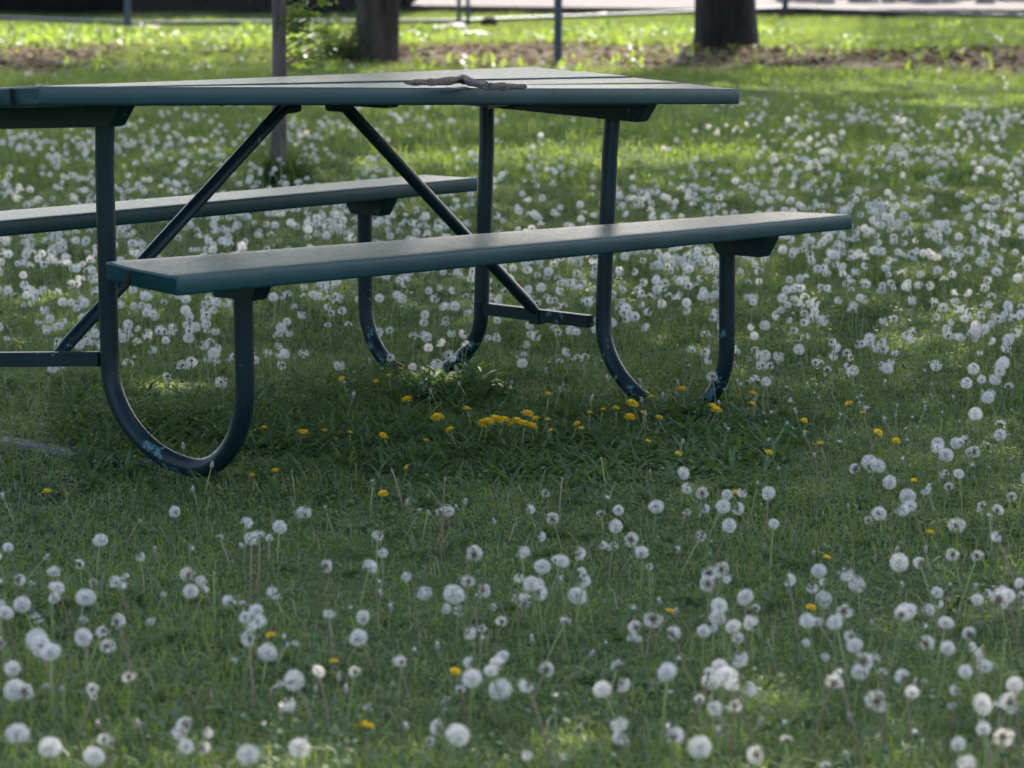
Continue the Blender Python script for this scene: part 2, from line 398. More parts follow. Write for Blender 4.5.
#        x0     xt    side  ztop zbench  bar  gx   ground
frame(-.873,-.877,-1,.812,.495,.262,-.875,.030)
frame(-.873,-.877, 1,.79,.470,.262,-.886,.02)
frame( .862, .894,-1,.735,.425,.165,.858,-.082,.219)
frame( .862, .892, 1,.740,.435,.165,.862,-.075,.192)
# cross beams under the top, tapered channel, one per frame
def beam(x,zt0,h,y0,y1,xw,tap,name,parent=table,dz=0.0):
    mb=MB(); poly=[(x-xw/2,y0,zt0),(x-xw/2,y1,zt0+dz),(x-xw/2,y1-tap,zt0-h+dz),(x-xw/2,y0+tap,zt0-h)]
    mb.prism(poly,(xw,0,0)); return mb.build(name,M_pipe,parent,bevel=.0025)
beam(-.900,.828,.052,-.315,.345,.045,.040,'top_beam',dz=-.035)
beam( .884,.736,.050,-.360,.345,.045,.035,'top_beam',dz=.022)
for (x,y,z,l) in((-.878,-.605,.489,.17),(.858,-.66,.4235,.19),(.862,.59,.4425,.17),(-.878,.617,.478,.17)):
    beam(x,z,.052,y-l/2,y+l/2,.046,.03,'seat_bracket')
# lower cross bars with the worn turquoise paint
for (x,y0,y1,z0,z1) in((-.877,-.188,.19,.270,.232),(.849,-.188,.17,.163,.166)):
    mb=MB(); mb.prism([(x-.012,y0,z0-.016),(x-.012,y0,z0+.016),(x-.012,y1,z1+.016),(x-.012,y1,z1-.016)],(.024,0,0)); cb=mb.build('cross_bar',M_pipe,table,bevel=.002)
# middle cleat under the boards + diagonal braces meeting there
mb=MB(); zc=.790; mb.prism([(-.02,-.29,zc),(-.02,.31,zc+.003),(-.02,.27,zc-.024),(-.02,-.25,zc-.024)],(.04,0,0)); mb.build('cleat',M_pipe,table,bevel=.002)
for yy_,s_ in((.285,1),(-.255,-1)):
    mb=MB(); mb.prism([(-.018,yy_-.03,.786),(-.018,yy_+.035,.786),(-.018,yy_+.004,.745 if s_>0 else .765)],(.004,0,0)); mb.build('cleat_tab',M_sunlit_end,table)
def brace(p0,p1,p2):
    mb=MB(); pts=[Vector(p0)]
    a,b,c=Vector(p0),Vector(p1),Vector(p2)
    pts=[a,a.lerp(b,.6),b+(a-b)*.15,b,b+(c-b)*.05]+[b.lerp(c,t) for t in(.2,.4,.6,.8,.96)]+[c]
    rad=[.0125]*2+[.0135]+[.0155]*6+[.0155,.011]
    mb.tube(pts,rad,12); return mb.build('brace',M_pipe,table,auto=50)
brace((-.055,-.002,.760),(-.108,-.002,.757),(-.862,-.030,.262))
brace((.045,-.010,.757),(.105,-.010,.752),(.846,-.009,.172))
mb=MB(); mb.box((.848,-.010,.160),(.030,.034,.038)); mb.build('brace_clamp',M_pipe,table,bevel=.002)
# bolts through the beams
for (x,y,z) in((.861,-.30,.715),):
    mb=MB(); mb.tube([(x-.003,y,z),(x+.004,y,z)],.006,10); mb.build('bolt',M_metal,table,auto=40)
# pale plate added for an unidentified pale spot by the rear post
mb=MB(); mb.prism([(.84,.16,.742),(.84,.05,.735),(.84,.085,.712),(.84,.15,.700)],(.006,0,0)); mb.build('pale_plate',simple('pale_plate_grey',(.20,.18,.17),.8),table)
# ------------------------------------------------------------------ twig lying on the tabletop
def on_top(px,py,h):
    d=(TMI.to_3x3()@ray(px,py)); o=TMI@CAM
    a,b,c=tt(0,0),tt(1,0),tt(1,1); nn=(b-a).cross(c-a).normalized()
    if nn.z<0: nn=-nn
    t=((a+nn*h)-o).dot(nn)/d.dot(nn); return TM@(o+d*t)
tw=[(405,83.5,.4),(416,83.5,.8),(430,83,.95),(447,82,.9),(460,80.3,1.05),(464,80,1.2),(470,83,1.0),(482,86,.95),(494,89.5,1.05),(503,91.5,1.1),(512,91,.8),(520,89.5,.65),(528,89,.6)]
base=on_top(405,84,0)
mb=MB(); P=[];RR=[]
for i in range(len(tw)-1):
    for k in range(3):
        t=k/3; x,y,r=[tw[i][j]*(1-t)+tw[i+1][j]*t for j in range(3)]
        yc=min(y,87.5); P.append(on_top(x,yc+1.2,.006)+Vector((0,0,.005))-Vector((0,0,0))); RR.append(.0092*r*random.uniform(.85,1.15))
# keep it a straight-ish run over the front boards
mb.tube(P,RR,9,jit=.16)
for i in(12,26):
    p=P[i]; q=p+Vector((random.uniform(-.01,.01),-.004,random.uniform(.006,.010))); mb.tube([p,q],[.004,.0022],6)
me_t=mb.build('twig',M_bark_twig)
me_t.location=(0,0,0)
tag(me_t,'crooked brown dead twig lying on the green tabletop near its front edge','twig')
# ------------------------------------------------------------------ dandelions
def orient(d): 
    d=Vector(d).normalized(); a=Vector((0,0,1)) if abs(d.z)<.9 else Vector((1,0,0)); u=d.cross(a).normalized(); return d,u,d.cross(u)
def fib(n):
    for i in range(n):
        z=1-2*(i+.5)/n; r=math.sqrt(1-z*z); a=i*2.399963; yield Vector((r*math.cos(a),r*math.sin(a),z))
def globe(kind,ns,rays,seed,R0=.0185,hw=.00026):
    rr=random.Random(seed); V=[];Fc=[]
    cut=Vector((rr.uniform(-1,1),rr.uniform(-1,.4),rr.uniform(-.2,.8))).normalized()
    for d in fib(ns):
        if d.z<-.88: continue
        if kind=='half' and d.dot(cut)>rr.uniform(-.25,.35): continue
        if kind=='ragged' and (rr.random()<.55 or d.z<-.2): continue
        if kind=='full' and rr.random()<.04: continue
        j=Vector((rr.gauss(0,.06),rr.gauss(0,.06),rr.gauss(0,.06)))
        d=(d+j*(1 if kind=='full' else 2.2)).normalized(); d,u,v=orient(d); Rr=R0*rr.uniform(.80,1.0)
        c=d*Rr*.82; b=len(V); w=hw*.8
        V+=[d*R0*.2+u*w,d*R0*.2-u*w,c]; Fc.append((b,b+1,b+2))
        ph=rr.uniform(0,6.28); L=R0*.36*rr.uniform(.8,1.15)
        for k in range(rays):
            a=ph+k*6.283/rays; e=u*math.cos(a)+v*math.sin(a); s=(-u*math.sin(a)+v*math.cos(a))*hw
            tip=c+e*L+d*L*.42; b=len(V); V+=[c+s,c-s,tip-s*.6,tip+s*.6]; Fc.append((b,b+1,b+2,b+3))
    return V,Fc
def ico(r,sub=2):
    import bmesh
    bm=bmesh.new(); bmesh.ops.create_icosphere(bm,subdivisions=sub,radius=r); V=[v.co.copy() for v in bm.verts]; Fc=[tuple(x.index for x in f.verts) for f in bm.faces]; bm.free(); return V,Fc
KIND={}
for kind in('full','half','ragged'):
    KIND[kind]=[]
    for s in range(5):
        V,Fc=globe(kind,88,8,{'full':11,'half':37,'ragged':71}[kind]+s*5)
        KIND[kind].append(mesh('seed_globe',V,Fc,M_pap))
V,Fc=ico(.0055,2); V=[Vector((v.x,v.y,v.z*.8)) for v in V]; rr_=random.Random(4)
for d in fib(70):
    d,u,v=orient(d+Vector((rr_.gauss(0,.1),rr_.gauss(0,.1),rr_.gauss(0,.1)))); b=len(V); V+=[d*.005+u*.0005,d*.005-u*.0005,d*rr_.uniform(.0085,.0105)-u*.0003,d*.0098+u*.0003]; Fc.append((b,b+1,b+2,b+3))
ME_core=mesh('receptacle',V,Fc,M_core,False)
def stemmesh(h,lean,mat,r=.0014):
    mb=MB(); pts=[(lean[0]*(t**1.6-1),lean[1]*(t**1.6-1),h*(t-1)) for t in(0,.25,.5,.75,1)]
    mb.tube(pts,[r*1.3,r*1.2,r*1.1,r,r],6,cap=False); return mesh('stem',mb.v,mb.f,mat,True)
STEMS=[]
for i in range(10):
    h=1.0; a=random.uniform(0,6.28); STEMS.append(stemmesh(.14,(math.cos(a)*random.uniform(.005,.035),math.sin(a)*random.uniform(.005,.035)),M_stem if i%4 else M_stem2))
def region(px,py):
    if py>600:
        return ('at the bottom left of the lawn' if px<220 else 'in the foreground left of centre' if px<400 else 'in the foreground at the centre' if px<600 else 'in the foreground right of centre' if px<800 else 'at the bottom right of the lawn')
    if py>455:
        return ('in the shaded lawn below the near table leg' if px<330 else 'in the lawn in front of the yellow flowers' if px<600 else 'below the far table leg' if px<790 else 'in the drift at the right edge')
    if px>740: return 'in the drift right of the bench'
    if px<110: return 'in the drift left of the near table post'
    return 'in the drift behind the bench'
LOOK={'full':'round full white dandelion clock','half':'half blown white dandelion clock','ragged':'ragged mostly bare dandelion clock'}
GRP='dandelion seed heads standing in the lawn'
def dandelion(x,y,h,kind,scale,px,py,label=None):
    z=G(x,y); 
    r=empty('dandelion_seed_head',(x,y,z),0,label or (LOOK[kind]+' '+region(px,py)),'dandelion',GRP)
    r.rotation_euler=(random.gauss(0,.08),random.gauss(0,.08),random.uniform(0,6.28))
    g=obj('seed_globe',random.choice(KIND[kind]),r); g.location=(0,0,h); g.scale=(scale*random.uniform(.86,1.06),scale*random.uniform(.86,1.06),scale*random.uniform(.78,1.0)); g.rotation_euler=(random.gauss(0,.4),random.gauss(0,.4),0)
    c=obj('receptacle',ME_core,g)
    s=obj('stem',random.choice(STEMS),r); s.location=(0,0,h-.002); s.scale=(1,1,(h+.01)/.14)
HEADS='''174,512,13 95,540,16 51,573,16 4,547,12 16,578,14h 33,584,10r 58,587,14 56,598,14 87,598,21 115,580,16 93,583,11 20,605,20 5,613,18 36,618,14r 33,640,24 43,646,24 55,653,22 78,639,20 102,630,15h 115,622,19h 14,688,24 16,735,24 54,747,25 93,758,24 89,690,13h 130,678,15h 49,687,10r 8,669,18 185,574,18h 193,591,16 163,594,8r 151,620,10r 236,522,16h 248,539,15h 220,538,8r 283,527,15 304,513,17 137,556,12h 139,507,8r 324,566,16h 368,569,17h 380,537,13r 235,601,15h 240,616,13 258,609,15 259,623,18h 250,639,18h 268,653,20 274,594,17h 328,614,13h 361,616,16 360,638,21 302,681,23 312,671,14 296,644,9r 272,690,10r 354,673,13h 394,660,14h 185,723,19 178,730,18h 188,745,16 206,734,14h 251,754,27 301,749,25 107,737,14h 84,749,12r 236,662,9r 281,683,9r 82,621,10r
446,511,15 404,577,12h 547,493,11h 527,509,12h 548,519,14h 528,553,15h 555,561,17 544,567,17 479,553,20h 475,580,16h 481,590,16h 430,593,18h 454,593,23 533,583,18 539,589,16h 523,602,19h 593,577,14 585,596,20 472,630,16h 508,620,14h 555,620,12r 492,607,10r 395,662,15h 472,663,15h 484,678,22 505,660,20h 501,690,25 467,689,13r 531,684,19h 548,669,18h 447,699,10r 456,737,26 441,726,18h 533,756,12h 580,555,17h 510,656,15 499,671,15
686,473,14 658,507,16 619,510,13 614,526,16 602,514,10r 635,539,17h 638,548,14 702,493,14 688,488,13h 773,492,16 729,495,13 722,507,16 738,508,16 727,525,16 748,492,12h 775,524,13 688,513,11r 705,509,10h 867,462,17 876,466,16 891,482,16 905,495,17 877,514,16 923,488,14h 899,509,16h 909,506,14 936,443,14 945,455,15 958,442,13 968,440,13h 975,452,14 1000,435,14 1002,424,11r 958,473,12 1018,478,12 959,525,20h 953,555,15h 965,555,14h 1010,535,13h 983,506,11r 998,510,13h 1012,497,12h 907,563,21 847,573,17h 817,571,16 787,579,16h 863,584,19h 813,588,14h 828,600,18h 856,609,19 713,574,18h 708,584,20 723,567,16 719,578,14h 743,597,17 721,606,18 721,618,20 734,627,18 711,631,15 659,619,22h 636,627,17h 685,633,19 761,621,18h 813,622,18 830,623,17 886,614,17h 905,610,20 919,612,17 933,610,15h 937,621,16 922,637,18h 941,649,16 969,636,18 936,593,13 964,595,14 992,594,12h 1009,600,22 1001,594,16 1023,583,12 847,635,17h 862,640,17 862,658,22h 862,673,19 830,680,20h 874,701,24h 899,678,18h 902,692,14 966,670,16 985,667,17 981,703,23 1009,682,20 1010,701,23 993,733,22h 983,730,16 961,743,18 967,758,20 949,705,11r 747,661,20h 665,669,18 677,674,20 731,677,24 722,669,20 711,683,21 748,689,19 718,709,20 735,705,16h 608,688,20 627,683,17h 635,719,20h 619,738,19 668,736,22h 696,743,25 758,755,21h 781,741,14r 620,667,15r 697,701,12r 976,646,12h 849,753,10r 826,767,12r 924,682,8r'''
SPECIAL={(360,638):'solitary round dandelion clock above a small ragged one, left of centre in the foreground',(301,749):'large full dandelion clock at the bottom edge, right of its large neighbour',(251,754):'large full dandelion clock with dark centre at the bottom edge, left of its large neighbour',(501,690):'large full dandelion clock at the front of the central foreground clump',(585,596):'solitary broad dandelion clock just right of the central clump',(731,677):'largest full dandelion clock in the clump of four right of centre',(907,563):'broad white dandelion clock on a tall stem at the right, by itself',(174,512):'small solitary dandelion clock nearest in front of the near table leg',(95,540):'solitary dandelion clock on a brown stem at the left of the shaded lawn',(773,492):'small round dandelion clock standing alone right of the sun fleck',(686,473):'topmost small round dandelion clock in the sun fleck lawn',(658,507):'round dandelion clock standing alone at the left of the sun fleck',(87,598):'plump full dandelion clock between the two left foreground clumps',(456,737):'large full dandelion clock low at the bottom edge left of the central clump',(959,525):'flat topped half blown dandelion clock on a curving stem at the right',(16,735):'large round dandelion clock nearest the bottom left corner',(54,747):'large round dandelion clock second from the bottom left corner',(93,758):'large round dandelion clock third from the bottom left corner'}
ind=0; used=[]
for tok in HEADS.split():
    kd='full'
    if tok[-1] in 'hr': kd={'h':'half','r':'ragged'}[tok[-1]]; tok=tok[:-1]
    px,py,dm=[float(q) for q in tok.split(',')]
    if kd=='full' and (int(px),int(py)) not in SPECIAL and random.random()<.22: kd='half'
    h=random.uniform(.075,.135) if py>520 else random.uniform(.05,.10)
    if dm<=11: h*=.6
    p=atz(px,py,h); p.z=0; h2=h-G(p.x,p.y)
    r=h-0; D=proj((p.x,p.y,h))[2]; sc_=dm*D/F/.0350
    dandelion(p.x,p.y,h2,kd,sc_,px,py,SPECIAL.get((int(px),int(py)))); ind+=1; used.append((px,py))
    if random.random()<.42:
        qx,qy=p.x+random.gauss(0,.022),p.y+random.gauss(0,.03); hh=h*random.uniform(.6,1.15)
        ppx,ppy,_=proj((qx,qy,hh)); dandelion(qx,qy,hh-G(qx,qy),random.choice(('half','ragged','half')),random.uniform(.5,.85)*min(1.1,sc_*1.1),ppx,ppy,('small tattered dandelion clock '+region(ppx,ppy))); ind+=1
# middle distance: density drawn from where the lawn is white with them
def dens(px,py):
    if py<52: return .0
    d=0
    if py<100: d=.05 if px<520 else .035
    elif px>735: d=.25+.75*min(1,max(0,(py-105)/60)); d*= 1 if py<350 else max(.12,1-(py-350)/75)
    elif px<330: d=.9 if py>125 else .4
    elif px<500: d=.35 if py<180 else .95
    else: d=.13 if py<165 else .25+.75*min(1,(py-165)/50)
    if px<=735 and py>285: d*=max(0.0,1-(py-285)/85)**1.3 if px>300 else max(0,1-(py-300)/90)
    if px>1024 or px<0: d*=.8
    if py>455: d=.12
    return d
mid=[];tries=0
while len(mid)<4100 and tries<400000:
    tries+=1
    D=math.sqrt(random.uniform(6.2**2,22.**2)); x=random.uniform(-1,1)*(D*HW+.7)
    px,py,_=proj((x,D,.1)); cl=nz(x,D,1.0,55)*1.2+nz(x,D,3.0,66)*.8
    if random.random()>dens(px,py)*min(1,max(.16,.60+cl*.8)) * (1.0 if D<12 else .55): continue
    for k in range(random.choice((1,1,2,3,4))):
        xx=x+random.gauss(0,.035); yy=D+random.gauss(0,.035); h=random.uniform(.06,.14); mid.append((xx,yy,h,random.choice(('full','full','half','half','half','ragged','ragged')) ))
inpic=[m for m in mid if 0<proj((m[0],m[1],m[2]))[0]<1024]
inpic.sort(key=lambda m:m[1]); indiv=inpic[:max(0,298-ind)]; ids=set(id(m) for m in indiv)
for m in indiv:
    px,py,_=proj((m[0],m[1],m[2])); dandelion(m[0],m[1],m[2],m[3],random.uniform(.68,.93),px,py)
# the rest as one drift
def stack(protos,items,name,mat,label,cat):
    vs=[];ls=[];st=[];tt_=[];b=0;lo=0;rn=[]
    P=[]
    for V,Fc in protos:
        V=np.array([tuple(v) for v in V]); l=np.array([i for f in Fc for i in f]); t=np.array([len(f) for f in Fc]); P.append((V,l,t))
    for (x,y,z,s,rz,k,sz,tx,ty) in items:
        V,l,t=P[k]; c,sn=math.cos(rz),math.sin(rz); W=V.copy(); W[:,2]*=sz
        W=W@np.array([[c,sn,0],[-sn,c,0],[0,0,1]])*s; W[:,0]+=tx*W[:,2]; W[:,1]+=ty*W[:,2]
        vs.append(W+np.array([x,y,z])); ls.append(l+b); st.append(np.concatenate([[0],np.cumsum(t)[:-1]])+lo); tt_.append(t); b+=len(V); lo+=len(l); rn.append(np.full(len(V),random.random()))
    return tag(obj(name,npmesh(name,np.concatenate(vs),np.concatenate(ls),np.concatenate(st),np.concatenate(tt_),mat,np.concatenate(rn))),label,cat,kind='stuff')
protos=[globe(k,60,7,s+90,hw=.00050) for k,s in(('full',1),('full',2),('half',3),('half',4),('ragged',5))]
rest=[m for m in mid if id(m) not in ids]; items=[];sit=[]
mbs=MB(); mbs.tube([(0,0,-1),(.012,.006,-.5),(0,0,0)],[.0018,.0016,.0014],4,cap=False); sp=[(mbs.v,mbs.f)]
cit=[]; cp=[ico(.0042,1)]
for (x,y,h,k) in rest:
    z=G(x,y); kk={'full':random.choice((0,1)),'half':random.choice((2,3)),'ragged':4}[k]
    items.append((x,y,z+h,random.uniform(.62,.93),random.uniform(0,6.28),kk,1,0,0)); sit.append((x,y,z+h,1,random.uniform(0,6.28),0,h,random.gauss(0,.1),random.gauss(0,.1))); cit.append((x,y,z+h,1,0,0,1,0,0))
stack(protos,items,'dandelion_drift',M_pap,'hazy drift of white dandelion clocks spreading away behind the table','dandelions')
stack(sp,sit,'dandelion_drift_stems',M_stem,'slender pale green stems under the far drift of dandelion clocks','dandelions')
stack(cp,cit,'dandelion_drift_centres',M_core,'tiny brown centres of the far drift of dandelion clocks','dandelions')
# spent heads: small closed cream tufts on short stems
import bmesh
V=[];Fc=[]
for d in fib(40):
    if d.z<-.1: continue
    d=(Vector((d.x*.9,d.y*.9,d.z+.1+random.gauss(0,.15)))).normalized(); d,u,v=orient(d); b=len(V); q_=d*random.uniform(.007,.012); V+=[u*.0005,-u*.0005,q_+v*.0012]; Fc.append((b,b+1,b+2)); 
tuft=mesh('tuft',V,Fc,M_pap)
V,Fc=ico(.005,2); V=[Vector((v.x*.8,v.y*.8,v.z*1.3-.003)) for v in V]; cup=mesh('bud',V,Fc,M_spent,True); cupg=mesh('bud',V,Fc,M_sepal,True)
cnt=0
while cnt<240:
    px=random.uniform(0,1024); py=random.uniform(335,765)
    w=(1.0 if py<440 else .13) if px>500 else (.5 if py<375 else .12)
    if px<760 and 395<py<470: w*=.1
    if random.random()>w: continue
    h=random.uniform(.03,.085); p=atz(px,py,h); z=G(p.x,p.y)
    r=empty('spent_dandelion',(p.x,p.y,z),0,'small spent dandelion bud '+('in the grass right of the table feet' if py<470 and px>500 else 'in the grass left of the near table leg' if py<470 else 'in the left foreground grass' if px<450 else 'in the right foreground grass'),'dandelion bud','spent dandelion buds in the lawn')
    r.rotation_euler=(random.gauss(0,.2),random.gauss(0,.2),random.uniform(0,6.28))
    b=obj('bud',random.choice((cup,cupg)),r); b.location=(0,0,h)
    if random.random()<.75: t=obj('tuft',tuft,r); t.location=(0,0,h+.003); s_=random.uniform(.5,1.1); t.scale=(s_*random.uniform(.8,1.6),s_,s_)
    s=obj('stem',random.choice(STEMS),r); s.location=(0,0,h-.004); s.scale=(.8,.8,(h+.01)/.14); cnt+=1
# a few tall bare stalks
for px,py,h in((445,478,.19),(214,572,.12),(768,640,.12),(601,458,.09),(140,520,.09),(392,470,.1),(848,505,.14),(1005,640,.15),(562,478,.1),(650,470,.1)):
    p=atz(px,py,h); z=G(p.x,p.y); r=empty('bare_stalk',(p.x,p.y,z),random.uniform(0,6),'bare leafless dandelion stalk that has lost its seeds','dandelion stalk','bare dandelion stalks in the lawn')
    s=obj('stem',random.choice(STEMS),r); s.location=(0,0,h-z); s.scale=(1,1,(h-z+.01)/.14); b=obj('bud',cup,r); b.location=(0,0,h-z); b.scale=(.6,.6,.6)
# yellow flowers
def yellow_mesh(seed,half=False):
    rr=random.Random(seed); V=[];Fc=[]
    for ring,(nr,L,el) in enumerate(((26,.019,.12),(24,.016,.45),(18,.011,.85),(10,.007,1.2))):
        for k in range(nr):
            a=k*6.283/nr+rr.uniform(-.1,.1); e=el+rr.gauss(0,.1)+(0 if not half else .5); l=L*rr.uniform(.85,1.1)
            d=Vector((math.cos(a)*math.cos(e),math.sin(a)*math.cos(e),math.sin(e))); s=Vector((-math.sin(a),math.cos(a),0))*.0016
            b=len(V); o=Vector((0,0,.001*ring)); V+=[o+d*.001-s*.6,o+d*.001+s*.6,o+d*l+s,o+d*l*1.02,o+d*l-s]; Fc.append((b,b+1,b+2,b+3,b+4))
    return mesh('petals',V,Fc,M_yel)
YM=[yellow_mesh(i,i==3) for i in range(4)]
V,Fc=ico(.006,2); V=[Vector((v.x,v.y,v.z*1.1-.006)) for v in V]; calyx=mesh('calyx',V,Fc,M_sepal,True)
YEL='''303,434,15 324,431,8 350,433,6 383,436,10 426,441,8 407,400,11 437,418,14 450,430,10 467,409,8 342,379,6 376,382,8 389,376,8 401,369,6 488,423,15 484,424,12 512,425,10 524,424,11 536,419,9 496,421,17 505,421,14 517,421,10 528,415,14 531,428,17 548,395,10 548,420,6 551,431,7 581,429,9 577,424,6 590,413,7 603,410,5 616,409,10 632,404,13 630,418,12 643,413,7 648,442,8 383,494,10 407,468,7 264,428,5 275,471,5 252,476,4 682,390,13 712,378,7 713,408,13 717,411,12 753,394,10 752,404,8 659,418,8 651,397,6 644,413,7 849,404,9 878,433,10 804,421,8 863,413,4 47,492,10 271,636,12 334,662,5 364,725,10 369,727,8 455,672,9 678,454,7 769,453,9 820,444,9 896,441,8 914,481,8 736,493,8 827,558,9 811,608,8 670,612,8 930,533,8'''
YSP={(303,434):'broad yellow dandelion flower left of all the others under the near bench',(47,492):'lone yellow dandelion flower in the shaded grass at far left below the concrete strip',(383,494):'lone yellow dandelion flower below the yellow group, at the edge of the deep shade',(407,400):'yellow dandelion flower just below the rear bench foot at the centre',(713,408):'upper yellow dandelion flower of the pair below the far bench leg',(717,411):'lower yellow dandelion flower of the pair below the far bench leg',(682,390):'tilted yellow dandelion flower between the two far pipe feet',(271,636):'yellow dandelion flower hidden among the white clocks left of centre',(455,672):'yellow dandelion flower among the central foreground clocks'}
for tok in YEL.split():
    px,py,dm=[float(q) for q in tok.split(',')]; h=random.uniform(.035,.06) if py<470 else random.uniform(.04,.06)
    p=atz(px,py,h); z=G(p.x,p.y); D=p.y; s_=max(.5,dm*D/F/.034)
    h2=h-z
    lab=YSP.get((int(px),int(py))) or ('open yellow dandelion flower low in the shaded grass below the bench' if py<460 and px<600 else 'open yellow dandelion flower in the grass by the far pipe feet' if py<460 and px<780 else 'open yellow dandelion flower in the lawn right of the table' if py<500 and px>700 else 'open yellow dandelion flower among the foreground clocks')
    r=empty('dandelion_flower',(p.x,p.y,z),random.uniform(0,6.28),lab,'dandelion flower','yellow dandelion flowers in the lawn')
    f_=obj('petals',random.choice(YM[:3] if dm>7 else YM),r); f_.location=(0,0,h2); f_.scale=(s_,s_,s_); f_.rotation_euler=(random.gauss(.0,.25),random.gauss(0,.25),0)
    c=obj('calyx',calyx,r); c.location=(0,0,h2-.001); c.scale=(s_,s_,s_)
    s=obj('stem',random.choice(STEMS),r); s.location=(0,0,h2-.004); s.scale=(.9,.9,max(.1,(h2+.006)/.14))
# ------------------------------------------------------------------ concrete strip in the grass at left
a=atz(-160,428); b=atz(150,474); d=(b-a).normalized(); q=Vector((-d.y,d.x,0))
mb=MB(); P0=[a-q*.04,b-q*.04,b+q*.04,a+q*.04]
mb.add([(v.x,v.y,-.05) for v in P0]+[(v.x,v.y,z) for v,z in zip(P0,(.040,.030,.026,.034))],[(0,3,2,1),(4,5,6,7),(0,1,5,4),(1,2,6,5),(2,3,7,6),(3,0,4,7)])
tag(mb.build('concrete_edging',M_conc,bevel=.006),'grey concrete edging strip half buried in the grass left of the near table leg','edging')
# ------------------------------------------------------------------ fence
fence=empty('chain_link_fence',(0,29.5,0),0,'grey chain link fence with round posts and a bottom rail behind the lawn','fence')
def fpt(px,py): p=atz(px,py); return Vector((p.x,p.y-29.5,0))
FP=[Vector((-9,2.5,0)),fpt(128,28),fpt(463,26),fpt(785,18),Vector((8.2,-1.2,0))]
FH=1.7
for i,p in enumerate(FP):
    for dx in((0,) if i!=2 else (-.04,.05)):
        mb=MB(); mb.tube([(p.x+dx,p.y+(.0 if dx<=0 else -.05),-.05),(p.x+dx,p.y+(.0 if dx<=0 else -.05),FH+.05)],.034 if i!=2 else .02,12); mb.build('fence_post',M_metal,fence,auto=50)
fm=MB()
for i,(a,b) in enumerate(zip(FP,FP[1:])):
    za,zb_=((.13,.05),(.045,.05),(.05,.10),(.10,.05))[i]
    mb=MB(); mb.tube([a+Vector((0,0,za)),b+Vector((0,0,zb_))],.021,10); mb.build('bottom_rail',M_metal,fence,auto=50)
    mb=MB(); mb.tube([a+Vector((0,0,FH)),b+Vector((0,0,FH))],.02,10); mb.build('top_rail',M_metal,fence,auto=50)
    L=(b-a).length; d=(b-a)/L; st=.075; k=-FH
    while k<L:
        for sgn in(0,1):
            s0=max(k,0);s1=min(k+FH-.06,L)
            if s1-s0>.05:
                z0=.06+(s0-k);z1=.06+(s1-k)
                if sgn: z0,z1=FH-(s0-k),FH-(s1-k)
                A_=a+d*s0+Vector((0,0,z0));B_=a+d*s1+Vector((0,0,z1)); fm.tube([A_,B_],.0011,3,cap=False)
        k+=st
fm.build('wire_mesh',M_wire,fence)
# lone nearer post
p=atz(558,67); mb=MB(); mb.tube([(p.x,p.y,-.05),(p.x,p.y,2.1)],.032,14); mb.tube([(p.x,p.y,2.1),(p.x,p.y,2.13)],[.036,.02],14)
tag(mb.build('metal_post',M_metal,auto=50),'lone grey green metal post standing in the dirt in front of the fence','post')
# black steel container behind the fence
cont=empty('steel_container',(-5.1,32.6,0),0,'long black steel container with ribbed side behind the fence at left','container')
mb=MB(); w=4.13; poly=[(-w,0,.06),(w-.25,0,.06),(w-.1,0,.12),(w,0,.28),(w,0,1.9),(-w,0,1.9)]
mb.prism(poly,(0,2.2,0)); mb.build('body',M_black,cont,bevel=.02)
for z in(.42,.75,1.1,1.5,1.85): mb=MB(); mb.box((0,-.03,z),(2*w-.1,.06,.06)); mb.build('rib',M_black,cont,bevel=.008)
mb=MB(); mb.box((0,.6,.028),(2*w-1,.12,.064)); mb.box((0,1.6,.028),(2*w-1,.12,.064)); mb.build('skid',M_black,cont)
# stones
def rock(px,py,w,h,d,label,mat=M_stone,seed=1,name='stone'):
    p=atz(px,py); V,Fc=ico(1,2); rr=random.Random(seed); 
    V=[Vector((v.x*w/2,v.y*d/2,v.z*h/2))*(1+.25*noise.noise(v*1.7+Vector((seed,0,0)))) for v in V]
    V=[Vector((v.x,v.y,max(min(v.z,h*.38+v.x*.15),-h*.3))) for v in V]
    o=obj(name,mesh(name,V,Fc,mat)); o.location=(p.x,p.y,h*.28+G(p.x,p.y)); return tag(o,label,'stone')
rock(452,33,.30,.13,.4,'pale flat slab of stone leaning up by the fence gate posts, left of the two',seed=3)
rock(472,37,.26,.08,.35,'pale flat slab of stone by the fence gate posts, right of the two',seed=5)
rock(145,29,.36,.06,.3,'low pale stone lying at the foot of the left fence post',seed=8)
rock(489,27,.16,.16,.2,'small dark brown lump of rock right of the pale slabs',M_bark,seed=11)
rock(603,19,.12,.1,.2,'small pale stone at the edge of the gravel lot behind the table',seed=13)
A=Acc()
for i in range(700):
    x=random.uniform(3.2,10); y=random.uniform(35,50); r=random.uniform(.04,.16); V,Fc=ico(r,1)
    V=[(v.x*1.2+x,v.y+y,v.z*.7+.05+r*.3) for v in V]; A.add(V,Fc,random.random())
M_rub=leafmat('rubble',(.12,.11,.11),(.42,.37,.35),(.2,.2,.2),.02,.9)
tag(A.build('rubble',M_rub),'grey and pinkish rubble heap lying on the gravel lot at the right','rubble',kind='stuff')
